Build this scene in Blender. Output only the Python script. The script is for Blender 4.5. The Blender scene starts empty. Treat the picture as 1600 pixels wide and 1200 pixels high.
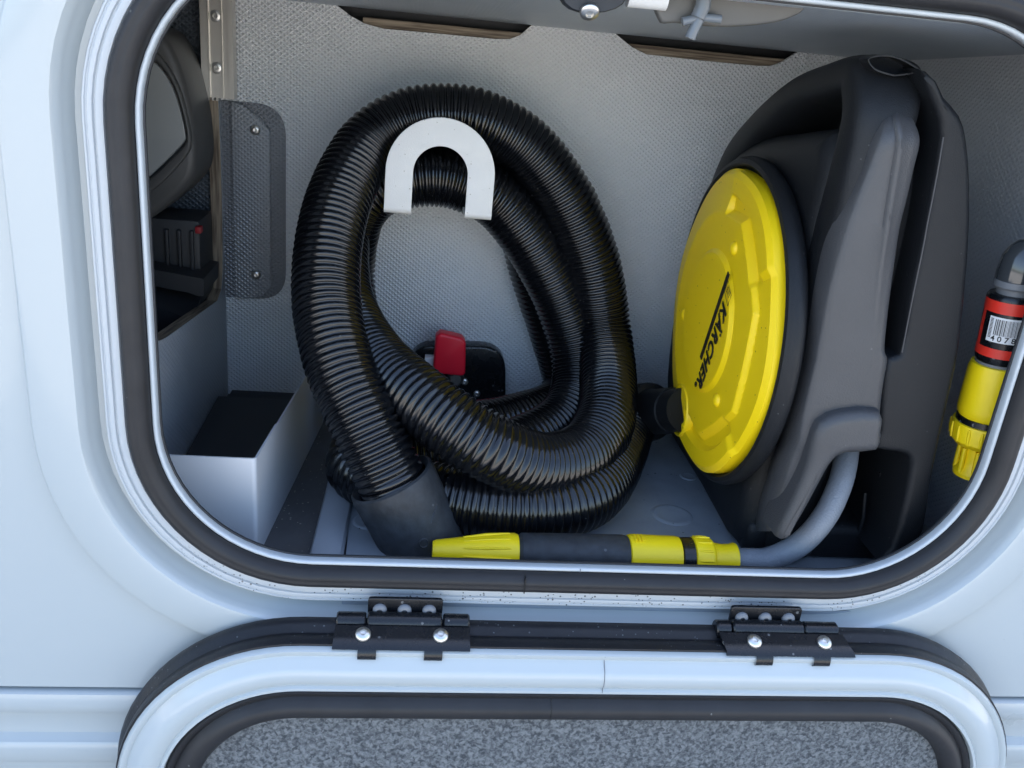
import bpy, bmesh, math, random
from mathutils import Vector, Matrix, noise
from mathutils.geometry import tessellate_polygon
R = math.radians
random.seed(4)
scene = bpy.context.scene
col = scene.collection

# ------------------------------------------------------------------ camera
F = 1396.0
XA = Vector((11489, 599, 1396)).normalized()
DA = Vector((-355, 3561, 1396)); DA = (DA - XA * DA.dot(XA)).normalized()
YA = XA.cross(DA)
EYE = Vector((0, -.58, 1.05))
cam = bpy.data.cameras.new('camera'); cam_ob = bpy.data.objects.new('camera', cam); col.objects.link(cam_ob)
cam.sensor_fit = 'HORIZONTAL'; cam.sensor_width = 36; cam.lens = 36 * F / 1600
cam.clip_start = .01; cam.clip_end = 3000
def cw(c): return Vector((XA[c], YA[c], -DA[c]))
mr, mu, mb = cw(0), -cw(1), -cw(2)
cam_ob.matrix_world = Matrix(((mr.x, mu.x, mb.x, EYE.x), (mr.y, mu.y, mb.y, EYE.y), (mr.z, mu.z, mb.z, EYE.z), (0, 0, 0, 1)))
scene.camera = cam_ob

# ------------------------------------------------------------------ light
SUN_EL, SUN_AZ = 54, 28          # the sun stands behind the vehicle, a little to the right
w = bpy.data.worlds.new('World'); scene.world = w; w.use_nodes = True
nt = w.node_tree; bg = nt.nodes['Background']
sky = nt.nodes.new('ShaderNodeTexSky'); sky.sky_type = 'NISHITA'; sky.sun_disc = False
sky.sun_elevation = R(SUN_EL); sky.sun_rotation = R(SUN_AZ)
sky.air_density = 1.0; sky.dust_density = 2.5; sky.ozone_density = 1.0
nt.links.new(sky.outputs[0], bg.inputs[0]); bg.inputs[1].default_value = .14
sun = bpy.data.lights.new('sun', 'SUN'); sun.energy = 4.0; sun.angle = R(.5); sun.color = (1, .95, .86)
sun_ob = bpy.data.objects.new('sun', sun); col.objects.link(sun_ob)
sd = Vector((math.sin(R(SUN_AZ)) * math.cos(R(SUN_EL)), math.cos(R(SUN_AZ)) * math.cos(R(SUN_EL)), math.sin(R(SUN_EL))))
sun_ob.rotation_euler = sd.to_track_quat('Z', 'Y').to_euler()
sun_ob.location = sd * 20
vs = scene.view_settings
vs.view_transform = 'Standard'; vs.look = 'None'; vs.exposure = 2.2; vs.gamma = 1

# ------------------------------------------------------------------ measuring helpers (sight line through a picture point)
def ray(u, v):
    r = Vector(((u - 800) / F, (v - 600) / F, 1)); return Vector((r.dot(XA), r.dot(YA), -r.dot(DA)))
def PY(u, v, Y): d = ray(u, v); return EYE + d * ((Y - EYE.y) / d.y)
def PX(u, v, X): d = ray(u, v); return EYE + d * ((X - EYE.x) / d.x)
def PZ(u, v, Z): d = ray(u, v); return EYE + d * ((Z - EYE.z) / d.z)
def xz(pts, Y): return [(q.x, q.z) for q in (PY(u, v, Y) for u, v in pts)]

# ------------------------------------------------------------------ object helpers
ORG = {}
def thing(name, label, cat, loc=(0, 0, 0), group=None):
    o = bpy.data.objects.new(name, None); col.objects.link(o); o.location = loc
    o.empty_display_size = .05
    o['label'] = label; o['category'] = cat
    if group: o['group'] = group
    ORG[o] = Vector(loc); return o
def tag(o, label, cat, group=None):
    o['label'] = label; o['category'] = cat
    if group: o['group'] = group
    return o
def link_mesh(name, me, mat, parent=None, smooth=35):
    if parent is not None:
        off = ORG[parent]
        if off.length: me.transform(Matrix.Translation(-off))
    me.materials.clear()
    for m in (mat if isinstance(mat, (list, tuple)) else [mat]): me.materials.append(m)
    if smooth:
        me.polygons.foreach_set('use_smooth', [True] * len(me.polygons))
        me.set_sharp_from_angle(angle=R(smooth))
    o = bpy.data.objects.new(name, me); col.objects.link(o)
    if parent is not None: o.parent = parent; ORG[o] = ORG[parent]
    else: ORG[o] = Vector((0, 0, 0))
    return o
class MB:
    def __init__(s): s.v = []; s.f = []
    def add(s, v, f):
        n = len(s.v); s.v += [tuple(q) for q in v]; s.f += [tuple(i + n for i in g) for g in f]; return s
    def loft(s, loops, closed=True, cap0=False, cap1=False, ring=False):
        n = len(loops[0]); v = [p for l in loops for p in l]; f = []
        m = len(loops)
        for i in range(m if ring else m - 1):
            a, b = i * n, ((i + 1) % m) * n
            for j in range(n if closed else n - 1):
                k = (j + 1) % n; f.append((a + j, a + k, b + k, b + j))
        if cap0: f.append(tuple(range(n))[::-1])
        if cap1: f.append(tuple(range((m - 1) * n, m * n)))
        return s.add(v, f)
    def box(s, a, b):
        x0, y0, z0 = a; x1, y1, z1 = b
        v = [(x0, y0, z0), (x1, y0, z0), (x1, y1, z0), (x0, y1, z0), (x0, y0, z1), (x1, y0, z1), (x1, y1, z1), (x0, y1, z1)]
        return s.add(v, [(3, 2, 1, 0), (4, 5, 6, 7), (0, 1, 5, 4), (1, 2, 6, 5), (2, 3, 7, 6), (3, 0, 4, 7)])
    def bbox(s, a, b, bev, seg=2):
        bm = bmesh.new()
        c = MB().box(a, b)
        vs_ = [bm.verts.new(q) for q in c.v]
        for g in c.f: bm.faces.new([vs_[i] for i in g])
        bmesh.ops.bevel(bm, geom=bm.edges[:], offset=bev, segments=seg, affect='EDGES', profile=.6)
        bm.verts.index_update()
        s.add([q.co for q in bm.verts], [[q.index for q in g.verts] for g in bm.faces]); bm.free(); return s
    def lathe(s, prof, org, axis, seg=32, up=None):
        axis = Vector(axis).normalized(); org = Vector(org)
        a = Vector(up) if up else (Vector((0, 0, 1)) if abs(axis.z) < .9 else Vector((1, 0, 0)))
        a = (a - axis * a.dot(axis)).normalized(); b = axis.cross(a)
        loops = [[org + axis * t + (a * math.cos(2 * math.pi * k / seg) + b * math.sin(2 * math.pi * k / seg)) * r for k in range(seg)] for r, t in prof]
        return s.loft(loops)
    def tube(s, pts, rad, seg=16, caps=True):
        pts = [Vector(p) for p in pts]; loops = []
        t = (pts[1] - pts[0]).normalized(); a = t.orthogonal().normalized()
        for i, p in enumerate(pts):
            t = (pts[min(i + 1, len(pts) - 1)] - pts[max(i - 1, 0)]).normalized()
            a = (a - t * a.dot(t)).normalized(); b = t.cross(a)
            r = rad[i] if hasattr(rad, '__len__') else rad
            loops.append([p + (a * math.cos(2 * math.pi * k / seg) + b * math.sin(2 * math.pi * k / seg)) * r for k in range(seg)])
        return s.loft(loops, cap0=caps, cap1=caps)
    def build(s, name, mat, parent=None, smooth=35, fix=True):
        me = bpy.data.meshes.new(name); me.from_pydata(s.v, [], s.f)
        if fix:
            bm = bmesh.new(); bm.from_mesh(me); bmesh.ops.remove_doubles(bm, verts=bm.verts, dist=1e-6)
            bmesh.ops.recalc_face_normals(bm, faces=bm.faces); bm.to_mesh(me); bm.free()
        me.update(); return link_mesh(name, me, mat, parent, smooth)
def prism_mesh(outlines, fn, d0, d1, bevel=0, res=2):
    cu = bpy.data.curves.new('c', 'CURVE'); cu.dimensions = '2D'; cu.fill_mode = 'BOTH'
    h = abs(d1 - d0) / 2
    cu.extrude = h - bevel; cu.bevel_depth = bevel; cu.bevel_resolution = res; cu.offset = -bevel
    for ol in outlines:
        sp = cu.splines.new('POLY'); sp.points.add(len(ol) - 1)
        for q, (a, b) in zip(sp.points, ol): q.co = (a, b, 0, 1)
        sp.use_cyclic_u = True
    ob = bpy.data.objects.new('c', cu); me = bpy.data.meshes.new_from_object(ob)
    m = (d0 + d1) / 2
    bm = bmesh.new(); bm.from_mesh(me); bmesh.ops.remove_doubles(bm, verts=bm.verts, dist=1e-6)
    for q in bm.verts: q.co = fn(q.co.x, q.co.y, m + q.co.z)
    bmesh.ops.recalc_face_normals(bm, faces=bm.faces); bm.to_mesh(me); bm.free()
    bpy.data.objects.remove(ob); bpy.data.curves.remove(cu); return me
FXZ = lambda a, b, d: Vector((a, d, b))
FYZ = lambda a, b, d: Vector((d, a, b))
FXY = lambda a, b, d: Vector((a, b, d))
def prism(name, outlines, fn, d0, d1, mat, parent=None, bevel=0, smooth=35, res=2):
    if not isinstance(outlines[0][0], (list, tuple)): outlines = [outlines]
    return link_mesh(name, prism_mesh(outlines, fn, d0, d1, bevel, res), mat, parent, smooth)
def rnd(pts, r, n=5):
    """round the corners of a closed polygon; r one number or a list"""
    out = []; m = len(pts)
    for i in range(m):
        p = Vector(pts[i]); a = Vector(pts[i - 1]) - p; b = Vector(pts[(i + 1) % m]) - p
        rr_ = r[i] if hasattr(r, '__len__') else r
        d = min(rr_, a.length * .48, b.length * .48)
        if d < 1e-6: out.append(tuple(p)); continue
        q0 = p + a.normalized() * d; q1 = p + b.normalized() * d
        for k in range(n + 1):
            t = k / n; q = q0 * (1 - t) ** 2 + p * 2 * t * (1 - t) + q1 * t * t; out.append(tuple(q))
    return out
def smooth_closed(pts, n=6):
    P_ = [Vector(p) for p in pts]; m = len(P_); out = []
    for i in range(m):
        a, b, c, d = P_[i - 1], P_[i], P_[(i + 1) % m], P_[(i + 2) % m]
        for k in range(n):
            t = k / n; out.append(tuple(.5 * ((2 * b) + (c - a) * t + (2 * a - 5 * b + 4 * c - d) * t * t + (3 * b - a - 3 * c + d) * t ** 3)))
    return out
def catmull(pts, step):
    P_ = [Vector(p) for p in pts]; P_ = [P_[0] * 2 - P_[1]] + P_ + [P_[-1] * 2 - P_[-2]]; raw = []
    for i in range(1, len(P_) - 2):
        a, b, c, d = P_[i - 1:i + 3]
        for k in range(40):
            t = k / 40; raw.append(.5 * ((2 * b) + (c - a) * t + (2 * a - 5 * b + 4 * c - d) * t * t + (3 * b - a - 3 * c + d) * t ** 3))
    raw.append(P_[-2])
    for _ in range(14):   # relax small kinks
        raw = [raw[0]] + [(raw[i - 1] + raw[i] * 2 + raw[i + 1]) / 4 for i in range(1, len(raw) - 1)] + [raw[-1]]
    out = [raw[0]]; acc = 0
    for a, b in zip(raw, raw[1:]):
        L = (b - a).length
        if L < 1e-9: continue
        t = step - acc
        while t <= L: out.append(a.lerp(b, t / L)); t += step
        acc = (acc + L) % step
    return out
def text_mesh(body, size, shear=0, offset=0, extrude=.0003, space=1):
    cu = bpy.data.curves.new('t', 'FONT'); cu.body = body; cu.size = size; cu.shear = shear; cu.offset = offset
    cu.extrude = extrude; cu.space_character = space; cu.resolution_u = 3
    ob = bpy.data.objects.new('t', cu); me = bpy.data.meshes.new_from_object(ob)
    bpy.data.objects.remove(ob); bpy.data.curves.remove(cu); return me

# ------------------------------------------------------------------ materials
def pm(name, c, rough=.5, metal=0, var=.08, vs_=12, bump=0, bs=300, spec=.5, coat=0, rvar=.0, specks=0, speckcol=(.02, .018, .015), speck_scale=260, zmax=None, trans=0):
    m = bpy.data.materials.new(name); m.use_nodes = True; t = m.node_tree; N = t.nodes; L = t.links
    b = N['Principled BSDF']; b.inputs['Roughness'].default_value = rough; b.inputs['Metallic'].default_value = metal
    b.inputs['Specular IOR Level'].default_value = spec; b.inputs['Coat Weight'].default_value = coat; b.inputs['Coat Roughness'].default_value = .08
    if trans: b.inputs['Transmission Weight'].default_value = trans
    tc = N.new('ShaderNodeTexCoord')
    n1 = N.new('ShaderNodeTexNoise'); n1.inputs['Scale'].default_value = vs_; n1.inputs['Detail'].default_value = 6
    L.new(tc.outputs['Object'], n1.inputs['Vector'])
    mx = N.new('ShaderNodeMix'); mx.data_type = 'RGBA'
    mx.inputs['A'].default_value = tuple(q * (1 - var) for q in c) + (1,); mx.inputs['B'].default_value = tuple(min(1, q * (1 + var)) for q in c) + (1,)
    L.new(n1.outputs['Fac'], mx.inputs['Factor']); last = mx.outputs['Result']
    if specks:
        n2 = N.new('ShaderNodeTexVoronoi'); n2.inputs['Scale'].default_value = speck_scale; n2.inputs['Randomness'].default_value = 1
        n3 = N.new('ShaderNodeTexNoise'); n3.inputs['Scale'].default_value = 26; n3.inputs['Detail'].default_value = 4
        L.new(tc.outputs['Object'], n2.inputs['Vector']); L.new(tc.outputs['Object'], n3.inputs['Vector'])
        sc_ = N.new('ShaderNodeSeparateColor'); L.new(n2.outputs['Color'], sc_.inputs[0])
        # a cell carries a speck only if its random value beats a patchy threshold
        th = N.new('ShaderNodeMapRange'); th.inputs[1].default_value = .35; th.inputs[2].default_value = .72; th.inputs[3].default_value = 1.0; th.inputs[4].default_value = 1 - specks
        L.new(n3.outputs['Fac'], th.inputs[0])
        gt_ = N.new('ShaderNodeMath'); gt_.operation = 'GREATER_THAN'; L.new(sc_.outputs[0], gt_.inputs[0]); L.new(th.outputs[0], gt_.inputs[1])
        rs_ = N.new('ShaderNodeMath'); rs_.operation = 'MULTIPLY'; rs_.inputs[1].default_value = .42; L.new(sc_.outputs[1], rs_.inputs[0])
        lt2 = N.new('ShaderNodeMath'); lt2.operation = 'LESS_THAN'; L.new(n2.outputs['Distance'], lt2.inputs[0]); L.new(rs_.outputs[0], lt2.inputs[1])
        ml = N.new('ShaderNodeMath'); ml.operation = 'MULTIPLY'; L.new(gt_.outputs[0], ml.inputs[0]); L.new(lt2.outputs[0], ml.inputs[1])
        fac = ml.outputs[0]
        if zmax is not None:
            sx = N.new('ShaderNodeSeparateXYZ'); L.new(tc.outputs['Object'], sx.inputs[0])
            r2 = N.new('ShaderNodeMapRange'); r2.inputs[1].default_value = zmax; r2.inputs[2].default_value = zmax - .06
            L.new(sx.outputs['Z'], r2.inputs[0])
            m2 = N.new('ShaderNodeMath'); m2.operation = 'MULTIPLY'; L.new(fac, m2.inputs[0]); L.new(r2.outputs[0], m2.inputs[1]); fac = m2.outputs[0]
        m3 = N.new('ShaderNodeMix'); m3.data_type = 'RGBA'; m3.inputs['B'].default_value = speckcol + (1,)
        L.new(last, m3.inputs['A']); L.new(fac, m3.inputs['Factor']); last = m3.outputs['Result']
    L.new(last, b.inputs['Base Color'])
    if rvar:
        r3 = N.new('ShaderNodeMapRange'); r3.inputs[3].default_value = max(.02, rough - rvar); r3.inputs[4].default_value = min(1, rough + rvar)
        n4 = N.new('ShaderNodeTexNoise'); n4.inputs['Scale'].default_value = vs_ * 3; n4.inputs['Detail'].default_value = 5
        L.new(tc.outputs['Object'], n4.inputs['Vector']); L.new(n4.outputs['Fac'], r3.inputs[0]); L.new(r3.outputs[0], b.inputs['Roughness'])
    if bump:
        nb = N.new('ShaderNodeTexNoise'); nb.inputs['Scale'].default_value = bs; nb.inputs['Detail'].default_value = 3
        L.new(tc.outputs['Object'], nb.inputs['Vector'])
        bp = N.new('ShaderNodeBump'); bp.inputs['Strength'].default_value = bump; bp.inputs['Distance'].default_value = .001
        L.new(nb.outputs['Fac'], bp.inputs['Height']); L.new(bp.outputs[0], b.inputs['Normal'])
    return m
def embossed(name, c, pitch, axes, rough=.36, dist=.0006, metal=0.2):
    """pressed diamond pattern: fine relief on a panel; axes = the two in-plane axes"""
    m = pm(name, c, rough, metal, var=.06, vs_=6, rvar=.06); t = m.node_tree; N = t.nodes; L = t.links; b = N['Principled BSDF']
    tc = N.new('ShaderNodeTexCoord'); sp = N.new('ShaderNodeSeparateXYZ'); L.new(tc.outputs['Object'], sp.inputs[0])
    def wave(sgn):
        ad = N.new('ShaderNodeMath'); ad.operation = 'ADD' if sgn > 0 else 'SUBTRACT'
        s1 = N.new('ShaderNodeMath'); s1.operation = 'MULTIPLY'; s1.inputs[1].default_value = .8
        L.new(sp.outputs[axes[0]], s1.inputs[0]); L.new(s1.outputs[0], ad.inputs[0]); L.new(sp.outputs[axes[1]], ad.inputs[1])
        mu_ = N.new('ShaderNodeMath'); mu_.operation = 'MULTIPLY'; mu_.inputs[1].default_value = 2 * math.pi / pitch
        L.new(ad.outputs[0], mu_.inputs[0]); sn = N.new('ShaderNodeMath'); sn.operation = 'COSINE'; L.new(mu_.outputs[0], sn.inputs[0]); return sn.outputs[0]
    mn = N.new('ShaderNodeMath'); mn.operation = 'MAXIMUM'; L.new(wave(1), mn.inputs[0]); L.new(wave(-1), mn.inputs[1])
    bp = N.new('ShaderNodeBump'); bp.inputs['Strength'].default_value = 1; bp.inputs['Distance'].default_value = dist
    L.new(mn.outputs[0], bp.inputs['Height']); L.new(bp.outputs[0], b.inputs['Normal']); return m
def carpet_mat():
    m = pm('felt', (.10, .115, .13), .95, 0, var=.2, vs_=30, spec=.1); t = m.node_tree; N = t.nodes; L = t.links; b = N['Principled BSDF']
    tc = N.new('ShaderNodeTexCoord'); a = N.new('ShaderNodeTexNoise'); a.inputs['Scale'].default_value = 340; a.inputs['Detail'].default_value = 8; a.inputs['Distortion'].default_value = .6
    L.new(tc.outputs['Object'], a.inputs['Vector']); r = N.new('ShaderNodeValToRGB'); L.new(a.outputs['Fac'], r.inputs[0])
    r.color_ramp.elements[0].position = .36; r.color_ramp.elements[0].color = (.065, .07, .076, 1)
    r.color_ramp.elements[1].position = .66; r.color_ramp.elements[1].color = (.215, .225, .23, 1)
    L.new(r.outputs[0], b.inputs['Base Color'])
    bp = N.new('ShaderNodeBump'); bp.inputs['Strength'].default_value = .8; bp.inputs['Distance'].default_value = .002; L.new(a.outputs['Fac'], bp.inputs['Height']); L.new(bp.outputs[0], b.inputs['Normal'])
    return m
def wood_mat(nm='plywood', sc=(6, 6, 160)):
    m = pm(nm, (.24, .19, .14), .7, 0); t = m.node_tree; N = t.nodes; L = t.links; b = N['Principled BSDF']
    tc = N.new('ShaderNodeTexCoord'); mp = N.new('ShaderNodeMapping'); mp.inputs['Scale'].default_value = sc; L.new(tc.outputs['Object'], mp.inputs[0])
    a = N.new('ShaderNodeTexNoise'); a.inputs['Scale'].default_value = 3; a.inputs['Detail'].default_value = 5; L.new(mp.outputs[0], a.inputs['Vector'])
    r = N.new('ShaderNodeValToRGB'); L.new(a.outputs['Fac'], r.inputs[0]); r.color_ramp.elements[0].position = .35; r.color_ramp.elements[1].position = .65
    r.color_ramp.elements[0].color = (.09, .065, .045, 1); r.color_ramp.elements[1].color = (.32, .26, .19, 1); L.new(r.outputs[0], b.inputs['Base Color']); return m
PAINT = pm('white_paint', (.435, .468, .468), .30, 0, var=.03, vs_=4, coat=.5, rvar=.07)
ALU_W = pm('white_lacquered_aluminium', (.48, .505, .52), .30, 0, var=.03, vs_=20, coat=.25, specks=.85, speck_scale=520, zmax=.70, bump=.05, bs=500)
DOORW = pm('door_rim_lacquer', (.455, .49, .492), .26, 0, var=.015, vs_=12, coat=.4)
RIM = pm('silver_rim', (.50, .535, .555), .40, .08, var=.03, vs_=30)
RUBBER = pm('grey_black_rubber', (.020, .0195, .021), .5, 0, spec=.38, var=.35, vs_=35, bump=.15, bs=180, specks=.012, speckcol=(.12, .12, .115), speck_scale=420, rvar=.1)
RUBBER2 = pm('dusty_black_rubber', (.012, .013, .016), .45, 0, spec=.38, var=.4, vs_=30, bump=.3, bs=260, specks=.16, speckcol=(.10, .105, .11), speck_scale=600, rvar=.12)
BLACKP = pm('black_painted_steel', (.006, .007, .009), .27, 0, var=.3, vs_=40, specks=.15, speckcol=(.12, .12, .12), rvar=.08)
STEEL = pm('screw_steel', (.72, .70, .66), .36, 1, var=.1, vs_=200)
ALU = pm('brushed_aluminium', (.66, .63, .58), .38, .85, var=.05, vs_=8)
FELT = carpet_mat()
WOOD = wood_mat()
PLY = wood_mat('plywood_edge', (150, 8, 8))
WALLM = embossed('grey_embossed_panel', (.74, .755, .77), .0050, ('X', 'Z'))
WALLL = embossed('shaded_partition_panel', (.34, .37, .41), .0056, ('Y', 'Z'), dist=.00035)  # same grey panel as the other walls, with the partition's shade put into its colour
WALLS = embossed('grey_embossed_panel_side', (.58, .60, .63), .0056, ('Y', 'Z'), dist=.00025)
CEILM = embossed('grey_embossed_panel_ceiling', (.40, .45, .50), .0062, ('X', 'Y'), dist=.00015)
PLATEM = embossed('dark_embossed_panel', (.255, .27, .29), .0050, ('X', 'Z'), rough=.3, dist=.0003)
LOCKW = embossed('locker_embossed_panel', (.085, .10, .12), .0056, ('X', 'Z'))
PLATED = embossed('darker_embossed_panel', (.20, .21, .23), .0050, ('X', 'Z'), rough=.3, dist=.0004)  # darker grey for the rounded base under the fixing strip
HOSE = pm('black_hose_plastic', (.004, .0045, .006), .19, 0, var=.3, vs_=60, spec=.6, specks=.05, speckcol=(.07, .07, .065), speck_scale=600, rvar=.16)
CUFFM = pm('scuffed_black_rubber', (.026, .030, .036), .58, 0, var=.85, vs_=110, bump=.2, bs=350, specks=.02, speckcol=(.09, .095, .10), rvar=.12)
HOOKM = pm('white_powder_coat', (.70, .695, .675), .5, 0, var=.05, vs_=60, bump=.35, bs=900, specks=.12, speckcol=(.42, .40, .36), speck_scale=700)
YELLOW = pm('yellow_plastic', (1.0, .685, .004), .44, 0, var=.03, vs_=25, bump=.06, bs=900, specks=.03, speckcol=(.3, .2, .02), speck_scale=500)
YELLOW2 = pm('yellow_connector_plastic', (1.0, .71, .006), .42, 0, var=.04, vs_=40, bump=.05, bs=800)
WBLACK = pm('washer_black_plastic', (.009, .010, .012), .50, 0, spec=.32, var=.2, vs_=25, bump=.35, bs=900, specks=.02, speckcol=(.07, .07, .07), speck_scale=600)
WGREY = pm('washer_grey_plastic', (.055, .055, .058), .42, 0, var=.12, vs_=30, bump=.35, bs=900, specks=.008, speckcol=(.10, .10, .10), speck_scale=500)
PRINT = pm('black_print', (.008, .008, .008), .5, var=.05)
GHOSE = pm('grey_hose_rubber', (.19, .21, .24), .48, 0, var=.12, vs_=60, bump=.5, bs=600, specks=.1, speckcol=(.25, .26, .27), speck_scale=500)
RED = pm('red_plastic', (.78, .012, .035), .38, 0, var=.08, vs_=60, bump=.05, bs=500)
REDD = pm('dull_red_plastic', (.30, .012, .02), .5, var=.1)
REDL = pm('red_label', (.75, .035, .02), .4, var=.03)
WHITEL = pm('white_label', (.8, .8, .8), .45, var=.02)
GREYP = pm('grey_plastic', (.16, .17, .185), .45, var=.05)
SMOKE = pm('smoked_clear_plastic', (.045, .05, .055), .12, var=.1, coat=.5)
CLEAR = pm('clear_plastic', (.20, .22, .24), .25, var=.05, trans=.3)
BIN = pm('silver_lacquered_sheet', (.66, .69, .73), .36, .25, var=.02, vs_=10)
TRAY = pm('grey_floor_sheet', (.26, .295, .335), .45, 0, var=.30, vs_=22, rvar=.1, bump=1.0, bs=34, specks=.08, speckcol=(.04, .04, .04), speck_scale=350)
RAILM = pm('pale_grey_rail', (.33, .36, .40), .42, var=.08, vs_=30)
FLOORM = pm('dark_grained_floor', (.085, .085, .088), .55, 0, var=.3, vs_=40, bump=.5, bs=120, specks=.25, speckcol=(.3, .29, .25), speck_scale=420)
DARK = pm('dark_plastic', (.022, .024, .028), .55, var=.2)
CASEM = pm('charcoal_case', (.055, .055, .055), .5, var=.1, bump=.1)
PANELG = pm('pale_grey_panel', (.24, .25, .25), .35, var=.04)
GROUND = pm('pale_paving', (.41, .395, .37), .9, 0, var=.15, vs_=3, bump=.4, bs=60)
BEIGE = pm('dull_beige_plate', (.095, .092, .085), .45, var=.08, vs_=40)

# ------------------------------------------------------------------ ground
g = MB(); S = 60
g.add([(-S, -S, 0), (S, -S, 0), (S, S, 0), (-S, S, 0)], [(0, 1, 2, 3)])
o = g.build('ground', GROUND, smooth=0); o['kind'] = 'structure'

# ------------------------------------------------------------------ motorhome outer skin and hatch frame
X0, X1, Z0, Z1, RC = -.165, .445, .675, 1.084, .105
def rr(off, y, n=16, box=(X0, X1, Z0, Z1), r=RC, ne=8):
    x0, x1, z0, z1 = box[0] - off, box[1] + off, box[2] - off, box[3] + off; r = r + off; out = []
    for cx, cz, a0 in ((x1 - r, z0 + r, -90), (x1 - r, z1 - r, 0), (x0 + r, z1 - r, 90), (x0 + r, z0 + r, 180)):
        for k in range(n + 1):
            a = R(a0 + 90 * k / n); out.append(Vector((cx + r * math.cos(a), y, cz + r * math.sin(a))))
    return out
YB = -.010
ZS = PY(0, 1077, YB).z             # height of the seam over the skirt trim
mh = thing('motorhome', 'white motorhome side with an open rounded storage hatch', 'motorhome', (0, 0, 0))
WX0, WX1, WZ1 = -2.6, 3.0, 2.75
b = MB()
ringp = [(.0325, .003), (.0345, .0030), (.0395, .0020), (.0420, -.0015), (.0440, -.0080), (.0455, -.0138), (.0475, -.0164), (.0505, -.0170), (.060, -.0170), (.0735, -.0168), (.0765, -.0158), (.0785, -.0128), (.0795, -.0108), (.082, -.0101), (.095, YB)]
b.loft([rr(o_, y_) for o_, y_ in ringp])
last = rr(.095, YB)
n4 = len(last); per = n4 // 4
# flat skin from the ring to the edges of the wall (four fans)
cz0 = ZS + .003
corners = [Vector((WX1, YB, cz0)), Vector((WX1, YB, WZ1)), Vector((WX0, YB, WZ1)), Vector((WX0, YB, cz0))]
vv = last + corners; ff = []
for c in range(4):
    for k in range(per - 1): ff.append((c * per + k, n4 + c, c * per + k + 1))
    ff.append(((c * per + per - 1), n4 + c, n4 + (c + 1) % 4, ((c + 1) * per) % n4))
b.add(vv, ff)
DB = 2.2
b.add([(WX0, YB, .3), (WX0, YB, WZ1), (WX0, DB, WZ1), (WX0, DB, .3), (WX1, YB, .3), (WX1, YB, WZ1), (WX1, DB, WZ1), (WX1, DB, .3)],
      [(0, 1, 2, 3), (4, 7, 6, 5), (1, 5, 6, 2), (3, 2, 6, 7), (0, 3, 7, 4)])
b.build('body_panel', PAINT, mh, 30)
# grooved skirt trim below the seam
zt = ZS
prof = [(0.0000, -.004), (-.0005, -.0105), (-.002, -.0130), (-.006, -.0142), (-.012, -.0146), (-.0175, -.0140), (-.0195, -.0128), (-.0205, -.0100), (-.0225, -.0070), (-.027, -.0060), (-.038, -.0060), (-.0435, -.0068), (-.0465, -.0100), (-.0478, -.0128), (-.050, -.0142),
        (-.054, -.0146), (-.064, -.0144), (-.0675, -.0128), (-.0690, -.0100), (-.0710, -.0070), (-.076, -.0060), (-.088, -.0060), (-.094, -.0075), (-.096, -.0130), (-.1, -.0145), (-.24, -.0145)]
b = MB(); b.loft([[Vector((x, y_, zt + dz)) for x in (WX0, -.5, 0, .5, WX1)] for dz, y_ in prof], closed=False)
b.build('skirt_trim', PAINT, mh, 30)
b = MB(); b.box((WX0, -.006, ZS - .002), (WX1, -.001, ZS + .006)); b.build('seam_gap', DARK, mh, 0)

fr = MB(); fr.loft([rr(o_, y_) for o_, y_ in [(.0185, .001), (.0195, -.0055), (.0205, -.0075), (.0235, -.0080), (.0247, -.0078), (.0253, -.0062), (.0262, -.0061), (.0268, -.0077), (.028, -.0080), (.0295, -.0078), (.0302, -.0066), (.0309, -.0065), (.0315, -.0073), (.0325, -.0072), (.0335, -.0050), (.0338, .002)]])
fr = fr.build('hatch_frame', ALU_W, mh, 50)
s = MB(); s.loft([rr(o_, y_) for o_, y_ in [(.0033, -.001), (.0037, -.0060), (.0055, -.0108), (.0088, -.0134), (.0112, -.0139), (.0128, -.0133), (.0140, -.0139), (.0160, -.0136), (.0180, -.0118), (.0193, -.0085), (.0192, -.002)]])
seal = s.build('rubber_seal', RUBBER, fr, 50)
s = MB(); s.loft([rr(o_, y_) for o_, y_ in [(.0008, .003), (.0000, .0012), (.0000, -.0032), (.0004, -.0046), (.0012, -.0052), (.0024, -.0052), (.0032, -.0044), (.0036, -.001)]])
s.build('inner_rim', RIM, fr, 50)
# black return behind the rim
s = MB(); s.loft([rr(o_, y_) for o_, y_ in [(.0006, .0014), (-.0010, .0018), (-.0012, .0034), (.0020, .0050), (.03, .0054)]]); s.build('rim_backing', DARK, fr, 50)
# joints in seal and rim
s = MB(); q = PY(821, 908, -.014); s.box((q.x - .0004, -.0145, Z0 - .0175), (q.x + .0004, -.009, Z0 - .0045)); s.build('seal_joint', PRINT, fr, 0)
s = MB(); q = PY(908, 885, -.006); s.box((q.x - .0003, -.0054, Z0 - .0032), (q.x + .0003, -.002, Z0 - .0004)); s.build('rim_joint', GREYP, fr, 0)

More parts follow.
